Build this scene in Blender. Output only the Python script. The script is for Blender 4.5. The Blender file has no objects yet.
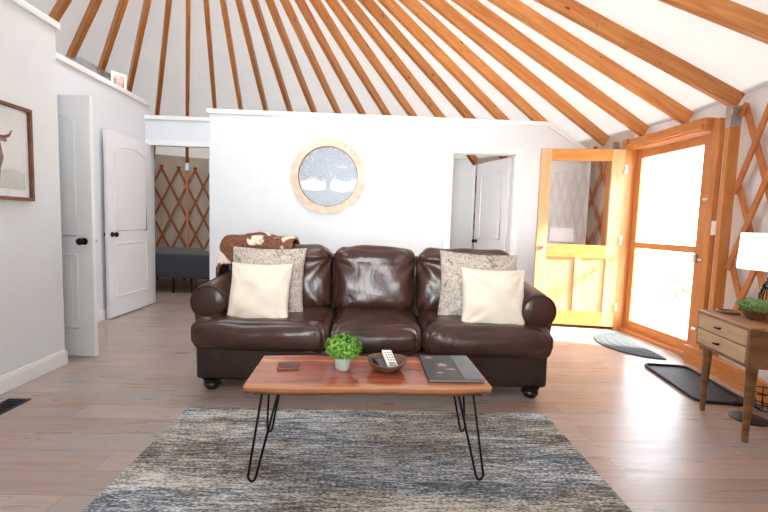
import bpy, bmesh, math, random
from math import sin, cos, tan, pi, radians as R, degrees, atan2, sqrt, exp
from mathutils import Vector as V, Matrix, noise
random.seed(7)
SC = bpy.context.scene
COL = SC.collection

# ------------------------------------------------------------------ camera
F_PX, PITCH, ROLL, YAW, CAM_H = 416.5, 0.0790885, 0.0309802, 0.0299644, 1.1455
fw = V((sin(YAW) * cos(PITCH), cos(YAW) * cos(PITCH), -sin(PITCH)))
rt = V((cos(YAW), -sin(YAW), 0)); up = rt.cross(fw)
r2 = cos(ROLL) * rt + sin(ROLL) * up
u2 = -sin(ROLL) * rt + cos(ROLL) * up
cam = bpy.data.objects.new('camera', bpy.data.cameras.new('camera')); COL.objects.link(cam)
cam.matrix_world = Matrix(((r2.x, u2.x, -fw.x, 0), (r2.y, u2.y, -fw.y, 0), (r2.z, u2.z, -fw.z, CAM_H), (0, 0, 0, 1)))
cam.data.sensor_width = 36; cam.data.lens = F_PX / 768 * 36; cam.data.clip_start = .05
SC.camera = cam

# ------------------------------------------------------------------ world, sun, added fill light, exposure
w = bpy.data.worlds.new('sky'); SC.world = w; w.use_nodes = True
bg = w.node_tree.nodes['Background']
bg.inputs[0].default_value = (.90, .965, 1.06, 1); bg.inputs[1].default_value = 3.1
def lamp(name, kind, energy, color, **k):
    d = bpy.data.lights.new(name, kind); d.energy = energy; d.color = color
    for a, b in k.items(): setattr(d, a, b)
    o = bpy.data.objects.new(name, d); COL.objects.link(o); return o
sun = lamp('sun', 'SUN', 12, (1, .95, .88), angle=R(9))
sun.rotation_euler = V((-.92, .36, -.70)).to_track_quat('-Z', 'Y').to_euler()
# added fill from behind the camera, narrowed to brighten back and right walls
fill_lamp = lamp('added_fill', 'AREA', 30, (.95, .98, 1), shape='RECTANGLE', size=2.4, size_y=1.5, spread=R(72))
fill_lamp.location = (.35, -.45, 1.45)
fill_lamp.rotation_euler = V((.13, 1, .16)).to_track_quat('-Z', 'Y').to_euler()
SC.view_settings.view_transform = 'Standard'; SC.view_settings.look = 'None'
SC.view_settings.exposure = 1.7; SC.view_settings.gamma = 1
SC.cycles.max_bounces = 10; SC.cycles.diffuse_bounces = 6; SC.cycles.glossy_bounces = 4
SC.cycles.transparent_max_bounces = 12; SC.cycles.sample_clamp_indirect = 6

# ------------------------------------------------------------------ materials
def lin(c):
    return tuple(((x / 255) / 12.92 if x / 255 <= .04045 else ((x / 255 + .055) / 1.055) ** 2.4) for x in c) + (1,)
class NT:
    def __init__(s, name):
        s.m = bpy.data.materials.new(name); s.m.use_nodes = True
        s.t = s.m.node_tree; s.n = s.t.nodes; s.b = s.n['Principled BSDF']; s.out = s.n['Material Output']
    def new(s, typ, **k):
        n = s.n.new(typ)
        for a, b in k.items():
            if isinstance(a, str) and a.startswith('i_'): n.inputs[a[2:].replace('_', ' ')].default_value = b
            else: setattr(n, a, b)
        return n
    def link(s, a, b): s.t.links.new(a, b)
    def coords(s, scale=(1, 1, 1), rnd=False):
        tc = s.new('ShaderNodeTexCoord'); mp = s.new('ShaderNodeMapping')
        mp.inputs['Scale'].default_value = scale; s.link(tc.outputs['Object'], mp.inputs['Vector'])
        if rnd:
            oi = s.new('ShaderNodeObjectInfo'); mu = s.new('ShaderNodeMath', operation='MULTIPLY'); mu.inputs[1].default_value = 37.0
            s.link(oi.outputs['Random'], mu.inputs[0]); s.link(mu.outputs[0], mp.inputs['Location'])
        return mp.outputs['Vector']
    def ramp(s, fac, stops, interp='LINEAR'):
        r = s.new('ShaderNodeValToRGB'); r.color_ramp.interpolation = interp
        e = r.color_ramp.elements
        while len(e) < len(stops): e.new(.5)
        for i, (p, c) in enumerate(stops): e[i].position = p; e[i].color = c
        s.link(fac, r.inputs['Fac']); return r.outputs['Color']
    def noise(s, vec, scale, detail=3, rough=.5, dist=0):
        n = s.new('ShaderNodeTexNoise'); n.inputs['Scale'].default_value = scale; n.inputs['Detail'].default_value = detail
        n.inputs['Roughness'].default_value = rough; n.inputs['Distortion'].default_value = dist
        s.link(vec, n.inputs['Vector']); return n.outputs['Fac']
    def mix(s, fac, a, b, mode='MIX'):
        m = s.new('ShaderNodeMix', data_type='RGBA', blend_type=mode)
        for sock, v in ((m.inputs[0], fac), (m.inputs[6], a), (m.inputs[7], b)):
            if hasattr(v, 'links'): s.link(v, sock)
            else: sock.default_value = v
        return m.outputs[2]
    def bump(s, h, strength=.2, dist=.01):
        b = s.new('ShaderNodeBump'); b.inputs['Strength'].default_value = strength; b.inputs['Distance'].default_value = dist
        s.link(h, b.inputs['Height']); s.link(b.outputs[0], s.b.inputs['Normal'])
    def col(s, c):
        if hasattr(c, 'links'): s.link(c, s.b.inputs['Base Color'])
        else: s.b.inputs['Base Color'].default_value = c
    def set(s, **k):
        for a, b in k.items(): s.b.inputs[a.replace('_', ' ')].default_value = b
        return s
def plain(name, c, rough=.5, metal=0, var=.06, nscale=30, bump=.0, spec=.5):
    t = NT(name); v = t.coords(); n = t.noise(v, nscale, 3)
    a = lin(c); lo = tuple(x * (1 - var) for x in a[:3]) + (1,); hi = tuple(min(1, x * (1 + var)) for x in a[:3]) + (1,)
    t.col(t.ramp(n, [(.3, lo), (.7, hi)])); t.set(Roughness=rough, Metallic=metal, Specular_IOR_Level=spec)
    if bump: t.bump(n, bump, .004)
    return t.m
def wood(name, dark, light, scale=(1.5, 22, 22), rough=.45, knots=0., rnd=False, spec=.4):
    t = NT(name); v = t.coords(scale, rnd)
    n = t.noise(v, 1.6, 5, .6, .6); c = t.ramp(n, [(.28, lin(dark)), (.72, lin(light))])
    if knots:
        v2 = t.coords((5, 13, 13), rnd); n2 = t.noise(v2, 1.5, 1)
        c = t.mix(t.ramp(n2, [(.70, (0, 0, 0, 1)), (.78, (1, 1, 1, 1))]), c, lin(tuple(int(x * knots) for x in dark)))
    if rnd:
        oi = t.new('ShaderNodeObjectInfo')
        c = t.mix(1.0, c, t.ramp(oi.outputs['Random'], [(0, (.80, .76, .72, 1)), (1, (1, 1, 1, 1))]), 'MULTIPLY')
    t.col(c); t.set(Roughness=rough, Specular_IOR_Level=spec); t.bump(n, .12, .003); return t.m

M = {}
M['paint'] = plain('white wall paint', (226, 231, 234), .6, var=.015, nscale=4, spec=.3)
M['paint_grey'] = plain('pale grey wall paint', (226, 230, 232), .6, var=.015, nscale=4, spec=.3)
M['trim'] = plain('white trim paint', (240, 240, 240), .4, var=.01)
M['door_white'] = plain('white door paint', (238, 240, 242), .38, var=.01)
M['fir'] = wood('orange fir', (188, 112, 54), (220, 154, 88), rnd=True, knots=.62)
M['fir_frame'] = wood('orange fir frame', (190, 118, 60), (218, 154, 92), (14, 14, 1.5), .4)
M['fir_h'] = wood('orange fir board', (194, 122, 62), (220, 156, 92), (3, 3, 18), .4)
M['fir_leaf'] = wood('honey fir door', (206, 158, 112), (224, 180, 136), (14, 14, 1.2), .38)
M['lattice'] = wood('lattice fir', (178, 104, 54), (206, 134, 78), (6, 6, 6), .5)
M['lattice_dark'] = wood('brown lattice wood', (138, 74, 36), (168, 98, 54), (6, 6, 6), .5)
M['black_metal'] = plain('black metal', (22, 22, 24), .4, .7)
M['steel'] = plain('galvanised steel', (190, 196, 200), .35, .8)
M['silver'] = plain('satin nickel', (205, 205, 200), .25, .9)
M['black_plastic'] = plain('black plastic', (28, 29, 32), .4)
M['white_plastic'] = plain('white plastic', (238, 238, 236), .35)
M['rubber'] = plain('black rubber', (38, 40, 44), .55, var=.15, nscale=90, bump=.3)
M['grey_mat'] = plain('grey coir', (66, 72, 76), .9, var=.25, nscale=220, bump=.5)
def leather(name, a, b, rough=.3):
    t = NT(name); v = t.coords((1, 1, 1)); n = t.noise(v, 7, 4, .6); n2 = t.noise(v, 160, 2)
    t.col(t.ramp(n, [(.3, lin(a)), (.75, lin(b))])); t.set(Roughness=rough, Specular_IOR_Level=.38)
    t.b.inputs['Coat Weight'].default_value = .12; t.b.inputs['Coat Roughness'].default_value = .10
    w = t.new('ShaderNodeMath', operation='MULTIPLY_ADD'); w.inputs[1].default_value = .12
    v3 = t.coords((5, 5, 3)); n3 = t.noise(v3, 2.2, 5, .55, 1.6)
    t.link(n2, w.inputs[0]); t.link(n3, w.inputs[2]); t.bump(w.outputs[0], .35, .02); return t.m
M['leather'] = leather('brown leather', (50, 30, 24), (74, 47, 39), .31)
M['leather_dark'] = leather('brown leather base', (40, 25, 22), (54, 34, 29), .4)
M['foot'] = plain('black turned wood', (24, 19, 18), .3)
def canvas():
    t = NT('roof canvas'); v = t.coords(); n = t.noise(v, 1.2, 4)
    c = t.ramp(n, [(.3, lin((178, 173, 165))), (.7, lin((190, 185, 178)))])
    t.col(c); t.set(Roughness=.8, Specular_IOR_Level=.1)
    tr = t.new('ShaderNodeBsdfTranslucent'); tr.inputs[0].default_value = (.80, .78, .75, 1)
    mx = t.new('ShaderNodeMixShader'); mx.inputs[0].default_value = .045
    t.link(t.b.outputs[0], mx.inputs[1]); t.link(tr.outputs[0], mx.inputs[2]); t.link(mx.outputs[0], t.out.inputs[0])
    return t.m
M['canvas'] = canvas()
def liner(name='white wall fabric', a=(236, 237, 237), b=(246, 247, 247)):
    t = NT(name); v = t.coords((3, 3, 1)); n = t.noise(v, 2.0, 3, .5, .5)
    t.col(t.ramp(n, [(.3, lin(a)), (.7, lin(b))])); t.set(Roughness=.85, Specular_IOR_Level=.1)
    t.bump(n, .5, .06); return t.m
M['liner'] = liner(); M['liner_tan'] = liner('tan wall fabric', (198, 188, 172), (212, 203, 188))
def floor_mat():
    t = NT('plank floor'); v = t.coords((1, 1, 1))
    b = t.new('ShaderNodeTexBrick'); b.offset = .37; b.offset_frequency = 2
    b.inputs['Scale'].default_value = 1; b.inputs['Brick Width'].default_value = 1.22; b.inputs['Row Height'].default_value = .165
    b.inputs['Mortar Size'].default_value = .0011; b.inputs['Mortar Smooth'].default_value = .1; b.inputs['Bias'].default_value = 0
    b.inputs['Color1'].default_value = (0, 0, 0, 1); b.inputs['Color2'].default_value = (1, 1, 1, 1); b.inputs['Mortar'].default_value = (.5, .5, .5, 1)
    t.link(v, b.inputs['Vector'])
    plank = t.ramp(b.outputs['Color'], [(0, lin((160, 138, 124))), (.5, lin((173, 151, 137))), (1, lin((185, 165, 152)))])
    v2 = t.coords((1.4, 16, 1)); n = t.noise(v2, 1.5, 6, .62, .8)
    g = t.ramp(n, [(.25, (.82, .80, .79, 1)), (.5, (.97, .96, .96, 1)), (.75, (1.07, 1.07, 1.07, 1))])
    c = t.mix(1.0, plank, g, 'MULTIPLY')
    v4 = t.coords((1.1, 4.5, 1)); n4 = t.noise(v4, 1.3, 4, .6, .7)
    c = t.mix(t.ramp(n4, [(.42, (0, 0, 0, 1)), (.60, (.75,) * 3 + (1,))]), c, lin((158, 151, 149)))
    c = t.mix(b.outputs['Fac'], c, lin((116, 96, 84)))
    t.col(c); t.set(Roughness=.36, Specular_IOR_Level=.5)
    rr = t.ramp(n, [(.3, (.36,) * 3 + (1,)), (.7, (.25,) * 3 + (1,))]); t.link(rr, t.b.inputs['Roughness'])
    t.bump(n, .08, .003); return t.m
M['floor'] = floor_mat()
def rug_mat():
    t = NT('distressed rug'); v = t.coords((.8, 5.2, 1)); big = t.noise(v, 1.15, 3, .55, .5)
    v2 = t.coords((9, 70, 1)); streak = t.noise(v2, 1.0, 4, .7)
    v3 = t.coords((60, 150, 1)); fine = t.noise(v3, 1.0, 2)
    v4 = t.coords((.75, 1.5, 1)); hue = t.noise(v4, 1.1, 2)
    def madd(a, k, b):
        m = t.new('ShaderNodeMath', operation='MULTIPLY_ADD'); t.link(a, m.inputs[0]); m.inputs[1].default_value = k
        if hasattr(b, 'links'): t.link(b, m.inputs[2])
        else: m.inputs[2].default_value = b
        return m.outputs[0]
    f = madd(streak, 1.35, madd(fine, 1.15, madd(big, 1.15, -1.365)))
    blue = t.ramp(f, [(.12, lin((74, 83, 91))), (.36, lin((114, 122, 129))), (.52, lin((174, 178, 181))), (.74, lin((226, 227, 226)))])
    brown = t.ramp(f, [(.12, lin((80, 76, 71))), (.36, lin((112, 107, 101))), (.54, lin((164, 159, 152))), (.76, lin((216, 213, 208)))])
    t.col(t.mix(t.ramp(hue, [(.44, (0, 0, 0, 1)), (.54, (1, 1, 1, 1))]), blue, brown)); t.set(Roughness=.95, Specular_IOR_Level=.05)
    t.bump(fine, .5, .006); return t.m
M['rug'] = rug_mat()
def slab_mat(edge=False):
    t = NT('red slab wood edge' if edge else 'red slab wood'); v = t.coords((1.6, 11, 11)); n = t.noise(v, 1.5, 5, .6, 1.0)
    c = t.ramp(n, [(.25, lin((104, 46, 32))), (.5, lin((152, 78, 56))), (.75, lin((182, 104, 76)))])
    tc = t.new('ShaderNodeTexCoord'); sp = t.new('ShaderNodeSeparateXYZ'); t.link(tc.outputs['Object'], sp.inputs[0])
    def band(pos, wd):
        a = t.new('ShaderNodeMath', operation='MULTIPLY_ADD'); t.link(n, a.inputs[0]); a.inputs[1].default_value = .07; t.link(sp.outputs['Y'], a.inputs[2])
        s = t.new('ShaderNodeMath', operation='SUBTRACT'); t.link(a.outputs[0], s.inputs[0]); s.inputs[1].default_value = pos + .035
        b = t.new('ShaderNodeMath', operation='ABSOLUTE'); t.link(s.outputs[0], b.inputs[0])
        return t.ramp(b.outputs[0], [(wd, (1, 1, 1, 1)), (wd * 1.7, (0, 0, 0, 1))])
    sap = lin((172, 114, 76))
    c = t.mix(band(-.215, .03), c, sap); c = t.mix(band(.135, .009), c, lin((196, 128, 84)))
    z = t.new('ShaderNodeMath', operation='MULTIPLY_ADD'); t.link(n, z.inputs[0]); z.inputs[1].default_value = .02; t.link(sp.outputs['Z'], z.inputs[2])
    c = t.mix(t.ramp(z.outputs[0], [(.400, (1, 1, 1, 1)), (.412, (0, 0, 0, 1))]), c, lin((104, 60, 40)))
    t.col(c); t.set(Roughness=.22, Specular_IOR_Level=.5); t.b.inputs['Coat Weight'].default_value = .3; t.b.inputs['Coat Roughness'].default_value = .12
    return t.m
M['slab'] = slab_mat()
M['walnut'] = wood('brown grained wood', (98, 66, 42), (156, 114, 78), (3, 3, 16), .4)
M['walnut_top'] = wood('brown grained top', (134, 92, 60), (180, 134, 94), (3, 14, 10), .35)
M['drawer'] = wood('pale drawer wood', (184, 150, 118), (216, 186, 154), (3, 3, 22), .42)
M['bowlwood'] = wood('dark bowl wood', (74, 50, 36), (116, 84, 62), (5, 14, 14), .5)
M['frame_brown'] = wood('brown picture frame', (98, 62, 44), (128, 84, 62), (6, 6, 6), .45)
M['whitewash'] = wood('whitewashed wood', (202, 178, 150), (236, 224, 208), (5, 5, 5), .6)
M['ring_inner'] = plain('raw wood edge', (170, 126, 88), .6)
M['tree_metal'] = plain('grey blue metal', (168, 178, 188), .5, .1, var=.12, nscale=60)
M['coaster'] = plain('dark red leather', (92, 40, 32), .4)
M['pot'] = plain('pale ceramic', (160, 164, 160), .45)
def leafm(name, a, b):
    t = NT(name); v = t.coords(); n = t.noise(v, 55, 2); t.col(t.ramp(n, [(.3, lin(a)), (.7, lin(b))])); t.set(Roughness=.5)
    return t.m
M['leaf'] = leafm('bright green leaves', (30, 78, 16), (120, 172, 48))
M['leaf2'] = leafm('fresh green leaves', (72, 118, 48), (150, 186, 112))
M['leaf_out'] = leafm('garden leaves', (120, 150, 104), (170, 190, 150))
def fabric(name, c, var=.05, scale=300, bump=.25):
    t = NT(name); v = t.coords(); n = t.noise(v, scale, 2); a = lin(c)
    t.col(t.ramp(n, [(.3, tuple(x * (1 - var) for x in a[:3]) + (1,)), (.7, a)])); t.set(Roughness=.9, Specular_IOR_Level=.1)
    t.b.inputs['Sheen Weight'].default_value = .2; t.bump(n, bump, .002); return t.m
M['cream'] = fabric('cream velvet', (222, 212, 196))
def damask():
    t = NT('damask fabric'); v = t.coords(); n = t.noise(v, 9, 3, .55, 2.8); n2 = t.noise(v, 70, 3)
    c = t.ramp(n, [(.36, lin((118, 106, 94))), (.47, lin((196, 188, 176))), (.54, lin((132, 120, 108))), (.64, lin((200, 192, 182)))])
    c = t.mix(t.ramp(n2, [(.42, (0, 0, 0, 1)), (.6, (.6, .6, .6, 1))]), c, lin((186, 176, 164)))
    t.col(c); t.set(Roughness=.85, Specular_IOR_Level=.1); t.bump(n, .3, .004); return t.m
M['damask'] = damask()
def cowhide():
    t = NT('cowhide'); v = t.coords(); n = t.noise(v, 5.2, 2, .4, .6)
    c = t.ramp(n, [(.55, lin((104, 66, 50))), (.58, lin((226, 214, 202)))])
    n2 = t.noise(v, 60, 3); c = t.mix(t.ramp(n2, [(.4, (0, 0, 0, 1)), (.7, (.35,) * 3 + (1,))]), c, lin((164, 124, 104)))
    t.col(c); t.set(Roughness=.9, Specular_IOR_Level=.1); t.bump(n2, .4, .004); return t.m
M['cow'] = cowhide()
M['blanket_grey'] = fabric('grey blanket', (70, 76, 82), .3, 60)
M['bed_white'] = fabric('beige linen', (206, 196, 180))
M['paper'] = plain('white mat board', (232, 234, 236), .7)
M['print_paper'] = plain('print paper', (222, 224, 222), .7, var=.03, nscale=5)
M['print_bull'] = plain('brown bull print', (146, 120, 114), .8, var=.35, nscale=25)
M['print_grass'] = plain('pale grass print', (200, 202, 196), .8, var=.06, nscale=40)
def glass(name, gloss=.08, tint=(1, 1, 1)):
    t = NT(name); tr = t.new('ShaderNodeBsdfTransparent'); tr.inputs[0].default_value = tint + (1,)
    gl = t.new('ShaderNodeBsdfGlossy'); gl.inputs['Roughness'].default_value = .02
    fr = t.new('ShaderNodeLayerWeight'); fr.inputs[0].default_value = .5
    pw = t.new('ShaderNodeMath', operation='POWER'); t.link(fr.outputs['Facing'], pw.inputs[0]); pw.inputs[1].default_value = 5
    ad = t.new('ShaderNodeMath', operation='ADD'); t.link(pw.outputs[0], ad.inputs[0]); ad.inputs[1].default_value = .03 + gloss
    mx = t.new('ShaderNodeMixShader'); t.link(ad.outputs[0], mx.inputs[0]); t.link(tr.outputs[0], mx.inputs[1]); t.link(gl.outputs[0], mx.inputs[2])
    t.link(mx.outputs[0], t.out.inputs[0]); return t.m
M['glass'] = glass('door glass', .0)
M['glass_leaf'] = glass('reflective door glass', .10)
M['acrylic'] = glass('clear acrylic', .12, (.96, .98, 1.0))
def shade():
    t = NT('white lamp shade'); t.col(lin((240, 238, 234))); t.set(Roughness=.8)
    n = t.noise(t.coords((1, 1, 1)), 120, 2); t.bump(n, .1, .002)
    t.b.inputs['Emission Color'].default_value = (1, .96, .9, 1); t.b.inputs['Emission Strength'].default_value = .45
    return t.m
M['shade'] = shade()
M['mag_dark'] = plain('dark book cover', (54, 54, 56), .3, var=.25, nscale=9)
M['mag_band'] = plain('blue grey book cover', (98, 106, 116), .3, var=.08, nscale=9)
M['mag_rose'] = plain('dusty rose print', (182, 150, 142), .35, var=.2, nscale=40)
M['pages'] = plain('book pages', (118, 114, 110), .7)
M['lcd'] = plain('grey lcd', (140, 150, 146), .2)
M['button'] = plain('grey buttons', (120, 124, 128), .5)
M['deck'] = wood('deck boards', (176, 160, 140), (206, 192, 172), (1.2, 9, 9), .7)
M['ground'] = plain('pale gravel', (196, 190, 178), .95, var=.12, nscale=6)
M['bark'] = plain('bark', (96, 80, 66), .9, var=.3, nscale=30)

# ------------------------------------------------------------------ mesh helpers
class MB:
    def __init__(s): s.v = []; s.f = []
    def add(s, vs, fs):
        o = len(s.v); s.v += [tuple(v) for v in vs]; s.f += [tuple(i + o for i in f) for f in fs]; return s
    def box(s, x0, x1, y0, y1, z0, z1):
        vs = [(x, y, z) for x in (x0, x1) for y in (y0, y1) for z in (z0, z1)]
        return s.add(vs, [(0, 1, 3, 2), (4, 6, 7, 5), (0, 4, 5, 1), (2, 3, 7, 6), (0, 2, 6, 4), (1, 5, 7, 3)])
    def bar(s, a, b, wdir, w, t):
        """a bar from a to b, width w along wdir, thickness t across"""
        a, b = V(a), V(b); d = (b - a).normalized(); wd = V(wdir); wd = (wd - d * wd.dot(d)).normalized(); td = d.cross(wd)
        vs = [p + wd * sw * w / 2 + td * st * t / 2 for p in (a, b) for sw in (-1, 1) for st in (-1, 1)]
        return s.add(vs, [(0, 1, 3, 2), (4, 6, 7, 5), (0, 4, 5, 1), (2, 3, 7, 6), (0, 2, 6, 4), (1, 5, 7, 3)])
    def tube(s, pts, r, n=8, cap=True, closed=False):
        pts = [V(p) for p in pts]; rs = r if isinstance(r, (list, tuple)) else [r] * len(pts); ring0 = len(s.v); m = len(pts)
        prev = None
        for i, p in enumerate(pts):
            if closed: d = (pts[(i + 1) % m] - pts[i - 1])
            else: d = pts[min(i + 1, m - 1)] - pts[max(i - 1, 0)]
            d.normalize()
            a = prev if prev else (V((0, 0, 1)) if abs(d.z) < .9 else V((1, 0, 0)))
            a = (a - d * a.dot(d)).normalized(); prev = a; b = d.cross(a)
            for k in range(n): s.v.append(tuple(p + (a * cos(2 * pi * k / n) + b * sin(2 * pi * k / n)) * rs[i]))
        for i in range(m if closed else m - 1):
            j = (i + 1) % m
            for k in range(n):
                s.f.append((ring0 + i * n + k, ring0 + i * n + (k + 1) % n, ring0 + j * n + (k + 1) % n, ring0 + j * n + k))
        if cap and not closed:
            s.f.append(tuple(ring0 + k for k in reversed(range(n)))); s.f.append(tuple(ring0 + (m - 1) * n + k for k in range(n)))
        return s
    def lathe(s, prof, n=24, c=(0, 0, 0), sx=1, sy=1):
        o = len(s.v); c = V(c)
        for r, z in prof:
            for k in range(n): s.v.append((c.x + r * sx * cos(2 * pi * k / n), c.y + r * sy * sin(2 * pi * k / n), c.z + z))
        for i in range(len(prof) - 1):
            for k in range(n):
                s.f.append((o + i * n + k, o + i * n + (k + 1) % n, o + (i + 1) * n + (k + 1) % n, o + (i + 1) * n + k))
        s.f.append(tuple(o + k for k in reversed(range(n)))); e = o + (len(prof) - 1) * n; s.f.append(tuple(e + k for k in range(n)))
        return s
    def prism(s, pts, z0, z1):
        n = len(pts); vs = [(x, y, z0) for x, y in pts] + [(x, y, z1) for x, y in pts]
        return s.add(vs, [tuple(reversed(range(n))), tuple(range(n, 2 * n))] + [(i, (i + 1) % n, n + (i + 1) % n, n + i) for i in range(n)])
    def xf(s, mat):
        s.v = [tuple(mat @ V(v)) for v in s.v]; return s
    def build(s, name, mat, parent=None, smooth=None, bevel=0, seg=2, loc=None, rotz=0):
        me = bpy.data.meshes.new(name); me.from_pydata(s.v, [], s.f); me.update()
        bm = bmesh.new(); bm.from_mesh(me); bmesh.ops.recalc_face_normals(bm, faces=bm.faces); bm.to_mesh(me); bm.free()
        if smooth is not None:
            me.shade_smooth()
            if smooth < 170: me.set_sharp_from_angle(angle=R(smooth))
        o = bpy.data.objects.new(name, me); COL.objects.link(o)
        me.materials.append(M[mat] if isinstance(mat, str) else mat)
        if parent: o.parent = parent
        if loc: o.location = loc
        if rotz: o.rotation_euler.z = rotz
        if bevel:
            b = o.modifiers.new('bevel', 'BEVEL'); b.width = bevel; b.segments = seg; b.limit_method = 'ANGLE'; b.angle_limit = R(40)
            b.harden_normals = False
        return o
def tag(o, label=None, cat=None, group=None, kind=None):
    if label: o['label'] = label
    if cat: o['category'] = cat
    if group: o['group'] = group
    if kind: o['kind'] = kind
    return o
def thing(name, label, cat, loc=(0, 0, 0), rotz=0, group=None, kind=None):
    o = bpy.data.objects.new(name, None); COL.objects.link(o); o.empty_display_size = .1
    o.location = loc; o.rotation_euler.z = rotz; return tag(o, label, cat, group, kind)
def st(o, label, cat): return tag(o, label, cat, kind='structure')
def copy_tree(o, parent=None):
    c = o.copy(); COL.objects.link(c)
    if parent: c.parent = parent
    for ch in list(o.children): copy_tree(ch, c)
    return c
def cushion(dx, dy, dz, r, bulge=(0, 0, 0), n=26, f=None, top_taper=0):
    """soft rounded block centred at the origin"""
    bm = bmesh.new(); bmesh.ops.create_cube(bm, size=2); bmesh.ops.subdivide_edges(bm, edges=bm.edges[:], cuts=n, use_grid_fill=True)
    h = V((dx / 2, dy / 2, dz / 2))
    for v in bm.verts:
        q = V([sin(pi / 2 * max(-1, min(1, c))) if abs(c) < .9999 else math.copysign(1, c) for c in v.co])
        p = V([q[i] * h[i] for i in range(3)]); inn = V([max(-(h[i] - r), min(h[i] - r, p[i])) for i in range(3)])
        d = p - inn
        if d.length > 1e-7: p = inn + d.normalized() * r
        for a in range(3):
            b, c = (a + 1) % 3, (a + 2) % 3
            p[a] += q[a] * bulge[a] * (1 - q[b] ** 2) * (1 - q[c] ** 2)
        v.co = p
    if f:
        bm.normal_update(); new = [v.co + v.normal * f(v.co) for v in bm.verts]
        for v, c in zip(bm.verts, new): v.co = c
    mb = MB(); bm.verts.index_update()
    mb.v = [tuple(v.co) for v in bm.verts]; mb.f = [tuple(v.index for v in fc.verts) for fc in bm.faces]; bm.free(); return mb
def pillow_mesh(wd, ht, th, seed, n=34, k=.07, wr=.024):
    mb = MB(); idx = {}
    for side in (-1, 1):
        for i in range(n + 1):
            for j in range(n + 1):
                u, v = sin(pi / 2 * (2 * i / n - 1)), sin(pi / 2 * (2 * j / n - 1)); edge = i in (0, n) or j in (0, n)
                if side == 1 and edge: idx[(1, i, j)] = idx[(-1, i, j)]; continue
                x = wd / 2 * u * (1 - k * (1 - v * v)); z = ht / 2 * v * (1 - k * (1 - u * u))
                b = max(0, (1 - u * u) * (1 - v * v)) ** .42
                y = side * th / 2 * b
                if not edge:
                    y += side * wr * b * 1.6 * noise.noise(V((x * 7 + seed, z * 11, seed * 3.1)))
                    for cu, cv in ((-1, -1), (1, -1), (-1, 1), (1, 1)):
                        dd = sqrt((u - cu) ** 2 + (v - cv) ** 2); an = atan2(v - cv, u - cu)
                        y += side * wr * exp(-dd * 1.5) * min(1, dd * 3) * sin(an * 11 + seed + cu + cv) * b ** .5
                idx[(side, i, j)] = len(mb.v); mb.v.append((x, y, z))
        for i in range(n):
            for j in range(n):
                mb.f.append(tuple(idx[(side, a, b)] for a, b in ((i, j), (i + 1, j), (i + 1, j + 1), (i, j + 1))))
    return mb
def leaves(count, rx, rz, size, seed, c=(0, 0, 0), flat=.0, zmin=-1):
    rnd = random.Random(seed); mb = MB(); c = V(c)
    for _ in range(count):
        while True:
            d = V((rnd.uniform(-1, 1), rnd.uniform(-1, 1), rnd.uniform(-1, 1)))
            if .05 < d.length <= 1 and d.z > zmin: break
        rad = rnd.uniform(.62, 1.0) ** .6; d.normalize()
        if d.z < zmin: d.z = zmin
        p = c + V((d.x * rx * rad, d.y * rx * rad, d.z * rz * rad))
        nrm = (d + V((rnd.uniform(-.6, .6), rnd.uniform(-.6, .6), rnd.uniform(-.2, .7)))).normalized()
        t = nrm.cross(V((rnd.uniform(-1, 1), rnd.uniform(-1, 1), rnd.uniform(-1, 1)))).normalized(); b = nrm.cross(t); s = size * rnd.uniform(.7, 1.25)
        mb.add([p - t * s, p + b * s * .55 + nrm * s * .12, p + t * s - nrm * s * .2, p - b * s * .55 + nrm * s * .12, p - nrm * s * .05],
               [(0, 1, 4), (1, 2, 4), (2, 3, 4), (3, 0, 4)])
    return mb

# ------------------------------------------------------------------ yurt shell
CX, CY, RY, ZT, ZA = -1.6426, 3.851, 4.623, 2.2036, 4.65
SL = (ZA - ZT) / RY
def cyl(th, r, z): t = R(th); return V((CX + r * sin(t), CY + r * cos(t), z))
def arc_wall(name, t0, t1, z0, z1, r0, r1, mat, step=1.0):
    n = max(2, int((t1 - t0) / step)); mb = MB()
    for i in range(n + 1):
        th = t0 + (t1 - t0) * i / n
        for r in (r0, r1):
            for z in (z0, z1): mb.v.append(tuple(cyl(th, r, z)))
    for i in range(n):
        a, b = 4 * i, 4 * i + 4
        mb.f += [(a, b, b + 1, a + 1), (a + 2, a + 3, b + 3, b + 2), (a, a + 2, b + 2, b), (a + 1, b + 1, b + 3, a + 3)]
    mb.f += [(0, 1, 3, 2), (4 * n, 4 * n + 2, 4 * n + 3, 4 * n + 1)]
    return mb.build(name, mat, smooth=40)
mb = MB(); mb.prism([(CX + 4.66 * sin(2 * pi * k / 96), CY + 4.66 * cos(2 * pi * k / 96)) for k in range(96)], -.12, 0)
st(mb.build('floor', 'floor'), 'greyish brown wood plank floor of the round room', 'floor')
TH_A, TH_B = 79.5, 92.2                                     # the entry's opening in the round wall
st(arc_wall('wall_round_back', -197, TH_A, 0, 2.32, 4.64, 4.70, 'liner_tan'), 'white fabric round wall behind the partitions', 'wall')
st(arc_wall('wall_round_right', TH_B, 160, 0, 2.32, 4.64, 4.70, 'liner'), 'white fabric round wall behind the lamp and lattice', 'wall')
st(arc_wall('wall_above_entry', TH_A, TH_B, 2.14, 2.32, 4.64, 4.70, 'liner'), 'strip of white fabric wall above the entry frame', 'wall')
mb = MB(); N = 204
rs = [.80, 1.5, 2.5, 3.5, 4.3, 4.62, 4.95]
for r in rs:
    for k in range(N):
        th = 2 * pi * k / N; mb.v.append((CX + r * sin(th), CY + r * cos(th), ZA - SL * r + .074))
for i in range(len(rs) - 1):
    for k in range(N):
        mb.f.append((i * N + k, i * N + (k + 1) % N, (i + 1) * N + (k + 1) % N, (i + 1) * N + k))
st(mb.build('ceiling', 'canvas', smooth=60), 'pale canvas cone roof stretched over the rafters', 'ceiling')
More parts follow.
